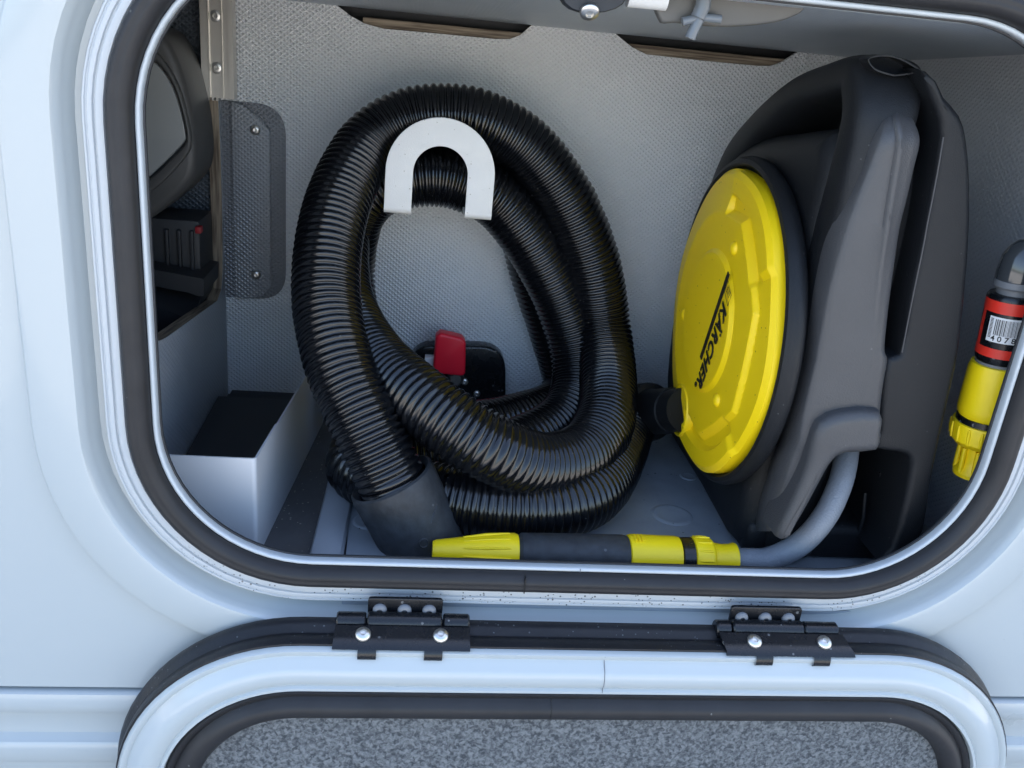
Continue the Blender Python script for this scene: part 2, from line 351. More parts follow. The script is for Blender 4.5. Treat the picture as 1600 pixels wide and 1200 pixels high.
# ------------------------------------------------------------------ hatch door, hanging open below
DBX = (-.197, .516, .13, .632); DR = .135
def dr(off, y): return rr(off, y, 18, DBX, DR)
d = MB(); d.loft([dr(o_, y_) for o_, y_ in [(-.001, -.040), (0, -.0485), (-.002, -.0515), (-.0045, -.0515), (-.0065, -.0500), (-.0085, -.0510), (-.013, -.0560), (-.018, -.0580), (-.024, -.0575), (-.0275, -.0555), (-.0290, -.0545), (-.0305, -.0565), (-.0325, -.0565), (-.0335, -.0535), (-.0335, -.040)]])
door = d.build('hatch_door', DOORW, mh, 50)
d = MB(); d.loft([dr(o_, y_) for o_, y_ in [(-.001, -.0475), (.0014, -.0470), (.0020, -.0440), (.0020, -.0370), (.0008, -.0352), (.0012, -.0332), (.0046, -.0300), (.0062, -.0250), (.0052, -.0205), (.002, -.0190), (-.02, -.0190)]])
d.build('edge_gasket', RUBBER2, door, 50)
d = MB(); d.loft([dr(o_, y_) for o_, y_ in [(-.0334, -.044), (-.0338, -.0535), (-.0355, -.0550), (-.0385, -.0545), (-.0400, -.0530), (-.0415, -.0545), (-.0445, -.0590), (-.0490, -.0605), (-.0545, -.0590), (-.0580, -.0545), (-.0590, -.046)]])
d.build('inner_seal', RUBBER, door, 50)
d = MB()
lp = dr(-.0585, -.049); d.add(lp, [tuple(range(len(lp)))]); d.build('felt_lining', FELT, door, 0)
xj = PY(946, 1050, -.058).x
MB().tube([(xj, -.0515, .6295), (xj, -.0500, .6253), (xj + .0002, -.0562, .619), (xj + .0003, -.0581, .614), (xj + .0006, -.0576, .608), (xj + .0006, -.0557, .6045), (xj + .0006, -.0566, .6005)], .00028, 6).build('rim_joint', GREYP, door, 50)
xj = PY(863, 1095, -.058).x
MB().tube([(xj, -.0551, .5965), (xj, -.0532, .592), (xj + .0002, -.0592, .5875), (xj, -.0606, .583), (xj, -.0591, .5775), (xj, -.0548, .574)], .0003, 6).build('seal_joint', PRINT, door, 50)
d = MB(); lp = dr(-.002, -.020); d.add(lp, [tuple(range(len(lp)))]); d.build('outer_skin', PAINT, door, 0)

def screw(name, c, ax, r, parent, mat=None, flat=.62, seg=20):
    ax = Vector(ax).normalized(); c = Vector(c); b = MB()
    h_ = r * flat; pr = [(r, -.0002), (r, h_ * .35), (r * .93, h_ * .6), (r * .72, h_ * .88), (r * .42, h_)]
    b.lathe(pr, c, ax, seg)
    pr2 = [(r * .42, h_), (r * .34, h_ * .45), (0.0005 * r, h_ * .4)]
    b.lathe(pr2, c, ax, seg)
    return b.build(name, mat or STEEL, parent, 40)
def hinge(px):
    # px: pixel xs of barrel left/right, leaf left/right, tab centres, screw centres, upper leaf left/right
    b0, b1, l0, l1, u0, u1, t0, t1, s0, s1, vb = px
    YH = -.026; zb = PY((b0 + b1) / 2, vb, YH).z
    xa, xb = PY(b0, vb, YH).x, PY(b1, vb, YH).x
    ua, ub = PY(u0, vb - 22, -.015).x, PY(u1, vb - 22, -.015).x
    la, lb = PY(l0, vb + 25, -.045).x, PY(l1, vb + 25, -.045).x
    b = MB()
    for a_, c_, r_ in ((xa, ua - .0006, .0070), (ua + .0002, ub - .0002, .0076), (ub + .0006, xb, .0070)):
        b.lathe([(.0005, 0), (r_ * .85, 0), (r_, .0012), (r_, c_ - a_ - .0012), (r_ * .85, c_ - a_), (.0005, c_ - a_)], (a_, YH, zb), (1, 0, 0), 24)
    h = b.build('hinge', BLACKP, mh, 40)
    # upper leaf lies on the frame, three rivets under the barrel
    up = rnd([(ua, zb - .004), (ub, zb - .004), (ub, zb + .0165), (ua, zb + .0165)], [0, 0, .003, .003])
    prism('frame_leaf', up, FXZ, -.0205, -.0175, BLACKP, h, .0006)
    for k in range(3):
        screw('rivet', (ua + (ub - ua) * (.16 + .33 * k), -.0206, zb + .0068), (0, -1, 0), .0052, h, GREYP)
    # lower leaf slopes over the gasket to the door rim
    ld = [(YH - .0040, zb - .0046, 0), (YH - .0062, zb - .0058, .05), (-.0345, .6408, .2), (-.0430, .6375, .6), (-.0490, .6352, .9), (-.0515, .6325, 1)]
    th_ = Vector((0, .0018, -.0016)); b = MB(); lo = []
    for y_, z_, k in ld:
        x0_, x1_ = xa + (la - xa) * k, xb + (lb - xb) * k
        p_, q_ = Vector((x0_, y_, z_)), Vector((x1_, y_, z_)); lo.append([p_, q_, q_ + th_, p_ + th_])
    b.loft(lo, cap0=True, cap1=True)
    b.build('door_leaf', BLACKP, h, 30)
    for sx in (t0, t1):
        x = PY(sx, vb + 50, -.052).x; w_ = .0066
        b = MB()
        lo = [[(x - w_, y_, z_), (x + w_, y_, z_)] for y_, z_ in [(-.0500, .6335), (-.0524, .6310), (-.0532, .6280), (-.0530, .6252), (-.0516, .6240), (-.049, .6240)]]
        b.loft(lo, closed=False); b.build('leaf_tab', BLACKP, h, 50)
    nrm = Vector((0, -.42, .9)).normalized()
    for sx in (s0, s1):
        screw('screw', (PY(sx, vb + 28, -.0418).x, -.0420, .6383), nrm, .0057, h)
hinge((526, 733, 520, 735, 575, 691, 573, 677, 567, 688, 972))
hinge((1116, 1306, 1134, 1334, 1136, 1246, 1194, 1284, 1176, 1285, 984))

# ------------------------------------------------------------------ compartment (the setting)
YW = .40; ZF = .634; ZC = 1.06
def st(o): o['kind'] = 'structure'; return o
nt1 = xz([(525, 7), (535, 15), (548, 25), (570, 37), (600, 45), (700, 54), (775, 61), (797, 61), (813, 55), (830, 40)], YW)
nt2 = xz([(962, 53), (973, 62), (988, 74), (1010, 85), (1100, 95), (1185, 103), (1205, 103), (1222, 97), (1245, 82), (1254, 74)], YW)
top = 1.10
def notch(n): return [(n[0][0] - .004, top)] + n + [(n[-1][0] + .004, top)]
outl = [(-.203, .60), (.53, .60), (.53, top)] + notch(nt2)[::-1] + notch(nt1)[::-1] + [(-.203, top)]
bw = st(prism('back_wall', outl, FXZ, YW, YW + .004, WALLM, None, 0, 20))
b = MB(); b.bbox((-.06, YW + .0045, 1.030), (.47, YW + .03, 1.052), .002); b.build('plywood_rail', WOOD, bw, 30)
b = MB(); b.box((-.8, YW + .034, .55), (.56, YW + .04, 1.2)); b.build('wall_backing', DARK, bw, 0)
b = MB()
b.add([(-.75, .012, 1.083), (.53, .012, 1.083), (.53, YW, ZC), (-.75, YW, ZC), (-.75, .012, 1.11), (.53, .012, 1.11), (.53, YW, 1.11), (-.75, YW, 1.11)],
      [(0, 1, 2, 3), (0, 4, 5, 1), (4, 7, 6, 5), (0, 3, 7, 4), (1, 5, 6, 2)])
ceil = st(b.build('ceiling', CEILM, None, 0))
b = MB(); b.box((-.78, .0065, ZF - .03), (.53, YW + .03, ZF)); fl = st(b.build('floor', FLOORM, None, 0))
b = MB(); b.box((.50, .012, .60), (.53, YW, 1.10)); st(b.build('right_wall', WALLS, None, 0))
# left partition with the big cut-out; its bare plywood edge shows
XL = -.20
c1 = PX(250, 538, XL); c2 = PX(340, 470, XL)
pl = [(.03, .60), (YW, .60), (YW, c2.z + .012)]
edge = smooth_closed([(.03, .60)], 1)
cut = [(.3880, 1.09), (.3885, .966), (.3900, .945), (.3930, .912), (.3940, .87), (.3930, .815), (.3885, .782), (.3805, .765), (c2.y, c2.z), (c1.y + .02, c1.z - .001), (c1.y - .004, c1.z + .004), (c1.y - .012, c1.z + .03), (c1.y - .012, 1.09)]
outl = [(.028, .60), (YW, .60), (YW, 1.09)] + cut + [(.028, 1.09)]
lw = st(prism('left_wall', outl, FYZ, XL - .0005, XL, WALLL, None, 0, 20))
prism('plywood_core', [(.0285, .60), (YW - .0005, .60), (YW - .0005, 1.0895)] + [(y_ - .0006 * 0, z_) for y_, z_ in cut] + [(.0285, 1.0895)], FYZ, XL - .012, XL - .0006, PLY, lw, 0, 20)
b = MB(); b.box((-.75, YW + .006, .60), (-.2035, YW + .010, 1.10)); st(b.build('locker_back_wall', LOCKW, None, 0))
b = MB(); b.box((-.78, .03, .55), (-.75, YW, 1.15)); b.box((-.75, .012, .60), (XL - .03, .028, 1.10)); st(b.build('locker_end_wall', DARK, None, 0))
# front inside faces round the frame
b = MB(); b.loft([rr(.004, .0085, 12), rr(.05, .0105, 12)]); st(b.build('frame_inner_lining', DARK, None, 0))

# floor dressing
lip = MB(); b = MB()
q0, q1, q2, q3 = PZ(540, 900, ZF), PZ(560, 741, ZF), PZ(1010, 640, ZF), PZ(1150, 900, ZF)
b.add([(q0.x, .0, ZF + .004), (.49, .0, ZF + .004), (.49, YW - .002, ZF + .004), (q1.x - .01, YW - .002, ZF + .004), (q0.x, .0, ZF), (.49, .0, ZF), (.49, YW - .002, ZF), (q1.x - .01, YW - .002, ZF)],
      [(0, 1, 2, 3), (0, 4, 5, 1), (0, 3, 7, 4)])
tr = b.build('floor_tray', TRAY, None, 0); tag(tr, 'grey plastic sheet lying on the compartment floor under the hoses', 'floor tray')
for u, v, r in ((1050, 805, .020), (985, 735, .012), (1075, 745, .009), (575, 815, .014), (560, 760, .010), (1100, 850, .012), (1020, 850, .008)):
    c = PZ(u, v, ZF + .004); pr = [(r, 0), (r * .93, .0010), (r * .8, .0013), (r * .66, .0009), (r * .5, .0007), (.0003, .0007)]
    MB().lathe(pr, (c.x, c.y, ZF + .0041), (0, 0, 1), 28).build('pressed_dimple', TRAY, tr, 60)
a0, a1 = PZ(505, 885, ZF + .008), PZ(537, 741, ZF + .008)
b = MB(); dirv = (a1 - a0).normalized(); sd_ = Vector((dirv.y, -dirv.x, 0)) * .0135; hv = Vector((0, 0, 1))
st_ = a0 - dirv * ((a0.y - .025) / dirv.y); en = a1 + dirv * .14
prf = [(-1, 0), (-1, .006), (-.85, .010), (-.4, .0125), (.4, .0125), (.85, .010), (1, .006), (1, 0)]
b.loft([[Vector((p.x, p.y, ZF)) + sd_ * k + hv * h for k, h in prf] for p in (st_, st_.lerp(en, .5), en)], closed=False, )
rl = b.build('floor_rail', RAILM, None, 40); tag(rl, 'rounded grey floor rail running back beside the silver bin', 'rail')
b = MB(); b.bbox((-.196, YW - .030, ZF), (.49, YW - .0005, ZF + .006), .002); lg = b.build('skirting_strip', DARK, None, 30); tag(lg, 'dark strip along the foot of the back wall', 'skirting')

# ------------------------------------------------------------------ left: bin, aluminium post, plate, things beyond the cut-out
ZT = PY(400, 717, .06).z
p0 = PY(400, 717, .06); p1 = PZ(457, 622, ZT); far = p0 + (p1 - p0) * 2.2
far.y = min(far.y, YW - .005)
bt = thing('metal_bin', 'open silver sheet metal bin in the left front corner', 'bin', (p0.x - .04, .1, ZF))
b0_ = PZ(410, 862, ZF)
b = MB(); thk = .0016
def wallq(a, c, za, zb_, n):
    n = Vector(n) * thk; v = [Vector((a.x, a.y, za)), Vector((c.x, c.y, za)), Vector((c.x, c.y, zb_)), Vector((a.x, a.y, zb_))]
    return v + [p + n for p in v], [(0, 1, 2, 3), (7, 6, 5, 4), (0, 4, 5, 1), (1, 5, 6, 2), (2, 6, 7, 3), (3, 7, 4, 0)]
# front + right side in one bent sheet with a rounded vertical edge
fx = Vector((-1, 0, 0)); sx_ = (Vector((far.x, far.y, 0)) - Vector((p0.x, p0.y, 0))).normalized()
path = [Vector((-.197, p0.y, 0))]
rb = .004
for k in range(7):
    t = k / 6; a = Vector((p0.x, p0.y, 0)); q = (a + fx * rb) * (1 - t) ** 2 + a * 2 * t * (1 - t) + (a + sx_ * rb) * t * t; path.append(q)
n1 = a + sx_ * .066; n2 = a + sx_ * .072
path += [n1, n2, Vector((far.x, far.y, 0))]
top_z = [ZT] * (len(path) - 3) + [ZT, ZT - .0016, ZT - .0016]
out = [Vector((p.x, p.y, z)) for p, z in zip(path, top_z)]
inn = []
for i, p in enumerate(path):
    t = (path[min(i + 1, len(path) - 1)] - path[max(i - 1, 0)]).normalized(); nn = Vector((-t.y, t.x, 0)) * thk; inn.append(nn)
b.loft([[Vector((p.x, p.y, ZF)) for p in path], out, [o_ + n_ for o_, n_ in zip(out, inn)], [Vector((p.x, p.y, ZF)) + n_ for p, n_ in zip(path, inn)]], closed=False)
b.build('bent_sheet', BIN, bt, 40)
b = MB(); b.add([(-.197, p0.y + .002, ZF + .025), (p0.x - .002, p0.y + .002, ZF + .025), (far.x - .002, far.y, ZF + .025), (-.197, far.y, ZF + .025)], [(0, 1, 2, 3)]); b.build('bin_floor', DARK, bt, 0)

ya = .378
ap = thing('aluminium_post', 'short brushed aluminium profile with two screws above the plywood edge', 'metal profile', (-.199, ya, .963))
xa, xb = PY(315, 150, ya).x, PY(367, 150, ya).x; wd = xb - xa; zb_ = PY(340, 153, ya).z
prf = [(0, .012), (0, .001), (.02, 0), (.22, 0), (.235, -.0016), (.275, -.0016), (.29, .0012), (.62, .0012), (.635, -.0016), (.665, -.0016), (.68, 0), (.83, 0), (.845, -.003), (.99, -.003), (1, -.002), (1, .012)]
b = MB(); b.loft([[Vector((xa + wd * k, ya + y_, z)) for k, y_ in prf] for z in (zb_, zb_ + .1, 1.075)], closed=False)
me_ = b.build('profile_bar', ALU, ap, 30)
for k in (.02, .14, .27, .40): MB().box((xa + wd * (k + .03), ya + .0005, zb_ - .003), (xa + wd * (k + .09), ya + .008, zb_ + .002)).build('profile_web', ALU, ap, 0)
MB().box((xa + wd * .02, ya + .0004, zb_ + .0004), (xa + wd * .98, ya + .0115, zb_ + .0012)).build('profile_end', ALU, ap, 0)
for u, v in ((336, 25), (338, 106)):
    c = PY(u, v, ya); screw('screw', (c.x, ya + .0012, c.z), (0, -1, 0), .0056, ap, flat=.28)

pt = thing('cover_plate', 'rounded dark embossed plate with two bright rivets beside the plywood edge', 'plate', PY(400, 460, YW - .001))
zc1, zc0 = PY(370, 158, YW).z, PY(370, 464, YW).z
xp0, xp1, xp2 = PY(366, 300, YW).x, PY(424, 300, YW).x, PY(447, 300, YW).x
ol = rnd([(xp0 - .012, zc0), (xp2, zc0), (xp2, zc1), (xp0 - .012, zc1)], [0, .045, .058, 0], 8)
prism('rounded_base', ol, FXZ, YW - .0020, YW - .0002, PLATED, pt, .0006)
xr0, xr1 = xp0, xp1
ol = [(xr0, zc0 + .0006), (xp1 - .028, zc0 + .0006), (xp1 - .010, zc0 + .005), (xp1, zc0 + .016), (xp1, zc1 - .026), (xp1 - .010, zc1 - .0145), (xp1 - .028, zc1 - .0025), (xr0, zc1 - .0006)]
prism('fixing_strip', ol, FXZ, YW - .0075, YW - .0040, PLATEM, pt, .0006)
for u, v in ((399, 203), (400, 429)):
    c = PY(u, v, YW - .008); screw('rivet', (c.x, YW - .0076, c.z), (0, -1, 0), .0052, pt)

YE = .30
cs = thing('equipment_case', 'charcoal rounded case with pale grey window panel behind the left partition', 'case', PY(220, 340, YE + .05))
ol = xz([(150, 60), (205, 40), (250, 52), (275, 90), (292, 145), (303, 200), (306, 255), (296, 288), (262, 322), (228, 346), (150, 380)], YE)
prism('case_shell', smooth_closed(ol, 4), FXZ, YE, YE + .085, CASEM, cs, .008)
ol = xz([(150, 100), (205, 88), (232, 93), (250, 104), (270, 134), (284, 176), (291, 209), (288, 222), (255, 256), (225, 282), (150, 330)], YE)
prism('case_panel', smooth_closed(ol, 4), FXZ, YE - .003, YE + .004, PANELG, cs, .0015)
ol1 = xz([(150, 78), (205, 68), (238, 76), (262, 100), (282, 138), (296, 190), (300, 222), (292, 244), (256, 284), (225, 306), (150, 350)], YE)
ol2 = xz([(152, 96), (205, 84), (233, 90), (252, 102), (273, 134), (287, 178), (293, 209), (289, 226), (256, 260), (225, 286), (152, 335)], YE)
prism('panel_bezel', [smooth_closed(ol1, 4), smooth_closed(ol2, 4)], FXZ, YE - .006, YE + .003, CASEM, cs, .002)
gp = PY(270, 460, .34)
gt = thing('dark_crate', 'black plastic crate in the shadows under the charcoal case', 'crate', (gp.x - .05, .34, gp.z))  # crate colour darkened to stand for the weak light behind the partition
c0, c1_ = PY(200, 470, .33), PY(312, 345, .33)
MB().bbox((c0.x, .33, c0.z), (c1_.x, .39, c1_.z), .006).build('crate_body', DARK, gt, 40)
for k in range(3):
    xk = c1_.x - .006 - .012 * k; MB().bbox((xk - .003, .325, c0.z + .02), (xk, .331, c1_.z - .01), .0008).build('crate_rib', DARK, gt, 40)
q = PY(313, 359, .33); MB().bbox((q.x - .004, .324, q.z - .003), (q.x + .002, .334, q.z + .004), .0015).build('red_clip', REDD, gt, 40)
sh = thing('grey_tray', 'grey tray edge low down behind the cut-out of the left partition', 'tray', PY(270, 520, .3))  # grey tray drawn in dark plastic; the dimness here is in its colour
ol = [PY(*p, .3) for p in [(205, 415), (318, 436), (318, 462), (205, 440)]]
b = MB(); b.add(ol + [p + Vector((0, .07, .0)) for p in ol], [(0, 1, 2, 3), (7, 6, 5, 4), (0, 4, 5, 1), (1, 5, 6, 2), (2, 6, 7, 3), (3, 7, 4, 0)]); b.build('tray_edge', DARK, sh, 30)
ol = [PY(*p, .29) for p in [(205, 465), (300, 500), (290, 560), (205, 570)]]
b = MB(); b.add(ol + [p + Vector((0, .07, .02)) for p in ol], [(0, 1, 2, 3), (7, 6, 5, 4), (0, 4, 5, 1), (1, 5, 6, 2), (2, 6, 7, 3), (3, 7, 4, 0)]); b.build('tray_side', DARK, sh, 30)

# ------------------------------------------------------------------ top edge hardware
lt = thing('hatch_latch', 'black latch keeper with a bright screw at the top of the opening', 'latch', (.09, .02, 1.084))
YT = .012
lcx, lcz = (lambda q: (q.x, q.z))(PY(928, -15, YT))
ol = xz([(872, -50), (988, -50), (985, -14), (980, -2), (973, 7), (962, 14), (945, 19), (925, 21), (908, 19), (893, 14), (883, 6), (877, -4), (873, -16)], YT)
MB().loft([[Vector((x_, YT + dy_, z_)) for x_, z_ in [(lcx + (a - lcx) * k_, lcz + (b_ - lcz) * k_) for a, b_ in ol]] for dy_, k_ in ((.012, 1), (.001, 1), (0, .96), (0, .001))]).build('keeper_plate', DARK, lt, 40)
c = PY(921, 18, YT); screw('screw', (c.x, YT - .0005, c.z), (0, -.75, -.65), .0062, lt, flat=.45)
lp_ = thing('edge_light', 'dull beige plate with a white end and clear clip under the top edge', 'light', (.2, .03, 1.084))
ol = smooth_closed(xz([(1032, -60), (1300, -60), (1262, 8), (1240, 26), (1200, 37), (1130, 42), (1060, 36), (1030, 28)], .022), 4)
prism('light_plate', ol, FXZ, .022, .030, BEIGE, lp_, .002)
c0, c1_ = PY(980, 2, .02), PY(1040, 8, .02)
MB().tube([c0 + Vector((0, 0, .004)), c0.lerp(c1_, .5) + Vector((0, 0, .004)), c1_ + Vector((0, 0, .004))], .0075, 20).build('white_end', HOOKM, lp_, 40)
for pts, r in (([(1102, -20), (1098, 10), (1090, 28)], .0050), ([(1066, 34), (1095, 27), (1126, 30)], .0028), ([(1092, 30), (1084, 46), (1078, 60)], .0036)):
    MB().tube([PY(u, v, .016) for u, v in pts], r, 12).build('clear_clip', CLEAR, lp_, 40)

# ------------------------------------------------------------------ hook
YK = .250
hc = PY(684, 262, YK); ztop = PY(684, 183, YK).z
xl, xr = PY(600, 320, YK).x, PY(768, 338, YK).x; xc = (xl + xr) / 2; Ro = (xr - xl) / 2; Ri = (PY(725, 330, YK).x - PY(641, 325, YK).x) / 2
zk = ztop - Ro; zbk = PY(684, 328, YK).z
hk = thing('wall_hook', 'white inverted U metal hook holding up the coiled black hose', 'hook', (xc, YW, zbk))
ol = [(xc + Ro * math.cos(R(a)), zk + Ro * math.sin(R(a))) for a in range(0, 181, 6)]
ol += [(xc - Ro, zbk), (xc - Ri, zbk)] + [(xc + Ri * math.cos(R(a)), zk + Ri * math.sin(R(a))) for a in range(180, -1, -6)] + [(xc + Ri, zbk), (xc + Ro, zbk)]
prism('front_plate', ol, FXZ, YK, YK + .003, HOOKM, hk, .0005)
for s_ in (-1, 1):
    xa_, xb_ = sorted((xc + s_ * Ri, xc + s_ * Ro)); b = MB(); lo = []
    pr = [(YK + .0002, zbk + .0005)] + [(YK + .007 - .007 * math.cos(R(a)), zbk - .007 * math.sin(R(a))) for a in range(10, 91, 16)] + [(YW - .006, zbk - .0045), (YW - .0035, zbk - .002), (YW - .0035, zbk + .035)]
    off = [(y_ + .003, z_ + .0005) if i < 1 else (y_ + .003 * max(0, math.cos(R(10 + 16 * (i - 1)))) if i < 7 else y_ + (.0025 if i > 7 else 0), z_ + .003 * math.sin(R(min(90, 10 + 16 * (i - 1)))) if i < 8 else z_) for i, (y_, z_) in enumerate(pr)]
    b.loft([[(xa_, y_, z_), (xb_, y_, z_), (xb_, y2, z2), (xa_, y2, z2)] for (y_, z_), (y2, z2) in zip(pr, off)], cap0=True, cap1=True)
    b.build('support_arm', HOOKM, hk, 40)

# ------------------------------------------------------------------ corrugated drain hose
HR = .0298
spec = [(662, 846, .085), (634, 793, .085), (606, 738, .088), (567, 655, .106), (531, 572, .134), (511, 480, .172), (513, 385, .210), (534, 300, .252), (575, 228, .290), (630, 190, .304), (690, 180, .306), (755, 190, .306), (825, 232, .312),
        (885, 312, .316), (925, 410, .318), (942, 510, .312), (950, 590, .270), (945, 660, .205), (908, 712, .150), (842, 727, .112), (770, 702, .094), (705, 662, .102), (645, 616, .128), (590, 566, .174), (548, 500, .228), (530, 430, .272), (540, 330, .330),
        (604, 235, .3665), (690, 200, .3685), (768, 245, .3685), (812, 330, .3685), (839, 430, .3685), (866, 515, .3685), (886, 590, .366), (872, 645, .338), (815, 668, .290), (740, 670, .258), (670, 665, .250), (600, 620, .256), (556, 530, .292), (542, 430, .330),
        (553, 340, .322), (596, 290, .312), (684, 275, .312), (764, 302, .316), (812, 350, .320), (850, 410, .325), (880, 475, .326), (901, 545, .318), (904, 605, .296), (880, 658, .258), (825, 692, .222), (765, 716, .200), (690, 728, .184), (622, 722, .178), (572, 704, .178),
        (560, 730, .160), (592, 766, .140), (646, 784, .124), (712, 796, .108), (790, 801, .098), (868, 796, .104), (920, 774, .128), (948, 742, .170), (967, 702, .222), (982, 666, .266), (1010, 643, .284)]
hp = [PY(*q) for q in spec]
hp = hp[:3] + [Vector((p.x, p.y, max(p.z, ZF + .004 + HR))) for p in hp[3:]]
hp[0].z = max(hp[0].z, ZF + .03)
step = .0062 / 6
path = catmull(hp, step)
rad = []
for i in range(len(path)):
    ph = math.pi * (i % 6) / 6.0
    k_ = (i + 3) // 6; p_ = path[i]
    wob = .0006 * noise.noise(Vector((k_ * .37, 3.1, 0))) + .0009 * noise.noise(Vector((i * .004, 0, 7.7)))
    rad.append(HR + wob - (.0031 + .0006 * noise.noise(Vector((k_ * .61, 0, 1.3)))) * (1 - abs(math.cos(ph)) ** .8))
ht = thing('drain_hose', 'coiled black corrugated drain hose hanging from the white hook', 'hose', (.06, .25, ZF))
b = MB(); b.tube(path, rad, 26, caps=False)
hs = b.build('corrugated_tube', HOSE, ht, 0, fix=False)
hs.data.polygons.foreach_set('use_smooth', [True] * len(hs.data.polygons))
# end cuff
ca, cb = PY(610, 746, .090), PY(672, 868, .085); ax = (cb - ca); L_ = ax.length; ax.normalize()
pr = [(.0300, .004), (.0345, .0), (.0365, .0015), (.0372, .006), (.0366, .02), (.0360, L_ * .7), (.0352, L_ - .004), (.033, L_), (.029, L_), (.029, L_ * .5)]
cf = MB().lathe(pr, ca, ax, 48).build('end_cuff', CUFFM, ht, 40)
c = PY(664, 850, .05); d_ = (EYE - c); d_ = (d_ - ax * d_.dot(ax)).normalized()
cc = ca + ax * ((c - ca).dot(ax)); MB().lathe([(.0045, -.001), (.0045, .0006), (.0036, .001), (.0030, .0004), (.0003, .0004)], cc + d_ * .0356, d_, 20).build('moulded_ring', CUFFM, cf, 40)
# coupling to the washer
k0, k1 = PY(1003, 644, .284), PX(1068, 641, .2745)
ax = (k1 - k0); L_ = ax.length; ax.normalize()
pr = [(.020, -.004), (.0300, -.002), (.0310, .002), (.0310, .018), (.0295, .021), (.0245, .023), (.0235, .026), (.0235, L_ * .80), (.0222, L_ * .82), (.0222, L_ + .006), (.0003, L_ + .006)]
MB().lathe(pr, k0, ax, 40).build('end_coupling', WBLACK, ht, 35)

# ------------------------------------------------------------------ red battery switch low on the back wall
sw = thing('isolator_switch', 'red lever switch on a black rounded base low on the back wall', 'switch', PY(715, 632, YW - .01))
ol = rnd(xz([(638, 690), (790, 690), (790, 541), (642, 539)], YW - .02), [.004, .004, .030, .026], 8)
prism('switch_base', ol, FXZ, YW - .022, YW - .0005, BLACKP, sw, .003)
ys = .352
lev = rnd(xz([(676, 584), (727, 589), (728, 536), (722, 529), (688, 521), (681, 527)], ys), [.006, .006, .002, .002, .002, .002], 5)
b0_ = PY(676, 524, ys + .008); b1_ = PY(728, 524, ys + .008)
prism('red_lever', lev, FXZ, ys, ys + .019, RED, sw, .003)
c = PY(712, 588, .375); MB().lathe([(.0003, 0), (.006, 0), (.0095, .006), (.0095, .02), (.013, .028), (.013, .034)], (c.x, .364, c.z), (0, 1, 0), 24).build('switch_stem', STEEL, sw, 40)
q0, q1 = PY(664, 556, .37), PY(680, 575, .37); MB().bbox((q0.x, .365, q1.z), (q1.x, .377, q0.z), .001).build('switch_contact', WHITEL, sw, 40)
for u, v in ((726, 596), (745, 615)):
    c = PY(u, v, YW - .022); screw('screw', (c.x, YW - .0222, c.z), (0, -1, 0), .0042, sw)

# ------------------------------------------------------------------ pressure washer
DC = Vector((.278, .17, .826)); DRAD = .135
pw = thing('pressure_washer', 'black pressure washer with a yellow reel cover standing on the right', 'pressure washer', (.36, .2, ZF + .004))
ZB = ZF + .0045
# main housing seen from the left side: Y-Z outline with the handle hole
XS = .304
outl = [PX(u, v, XS) for u, v in [(1290, 198), (1232, 206), (1185, 214), (1142, 244), (1102, 316), (1064, 420), (1044, 560), (1050, 680), (1076, 770), (1108, 850)]]
outl = [(p.y, p.z) for p in outl]
print('housing', [(round(a, 3), round(b_, 3)) for a, b_ in outl])
outl = outl[:-3] + [(.350, .668), (.318, ZB + .004)]
outl = [(.30, ZB), (.20, ZB), (.086, ZB + .001), (.080, .70), (.078, .76), (.066, .85), (.060, .95), (.064, .985), (.075, 1.003)] + outl
prism('housing', smooth_closed(outl, 3), FYZ, .300, .392, WBLACK, pw, .020, 40, 6)
hb_ = [PX(u, v, .303) for u, v in [(1076, 400), (1097, 310), (1130, 224), (1172, 168), (1230, 117), (1284, 93), (1328, 82)]]
hb_ = [Vector((p.y, p.z)) for p in hb_]
hb_ = [p for p in hb_] + [Vector((.052, 1.046)), Vector((.037, 1.022)), Vector((.033, .985)), Vector((.033, .94)), Vector((.036, .88)), Vector((.04, .82))]
hp_ = [Vector((q.x, q.y)) for q in catmull([Vector((p.x, p.y, 0)) for p in hb_], .005)]
loops = []
for i, p in enumerate(hp_):
    t_ = (hp_[min(i + 1, len(hp_) - 1)] - hp_[max(i - 1, 0)]).normalized(); n_ = Vector((-t_.y, t_.x))
    f_ = i / (len(hp_) - 1)
    ht_ = .020 if f_ < .3 else .020 - .005 * min(1, (f_ - .3) / .2)
    if f_ > .62: ht_ += .008 * min(1, (f_ - .62) / .2)
    k_ = max(0, min(1, (f_ - .5) / .2)); xr_ = .372 - .022 * k_; wx = (xr_ - .302) / 2; cx_ = .302 + wx
    lp = []
    for k in range(32):
        a = 2 * math.pi * k / 32; ca_, sa_ = math.cos(a), math.sin(a)
        ex_ = math.copysign(abs(ca_) ** .62, ca_) * wx; en_ = math.copysign(abs(sa_) ** .62, sa_) * ht_
        q = p + n_ * (ht_ if n_.dot(Vector((.2, .85)) - p) > 0 else -ht_) + n_ * en_
        lp.append(Vector((cx_ + ex_, q.x, q.y)))
    loops.append(lp)
MB().loft(loops, cap0=True, cap1=True).build('carry_handle', WBLACK, pw, 50)
# drum ring round the reel cover
ax = (-1, 0, 0)
pr = [(.100, -.014), (.1365, -.013), (.1380, -.004), (.1400, -.0025), (.1435, -.0035), (.1458, -.007), (.1466, -.011), (.1456, -.0155), (.1425, -.019), (.130, -.022)]
MB().lathe(pr, DC, ax, 96).build('reel_ring', WBLACK, pw, 40)
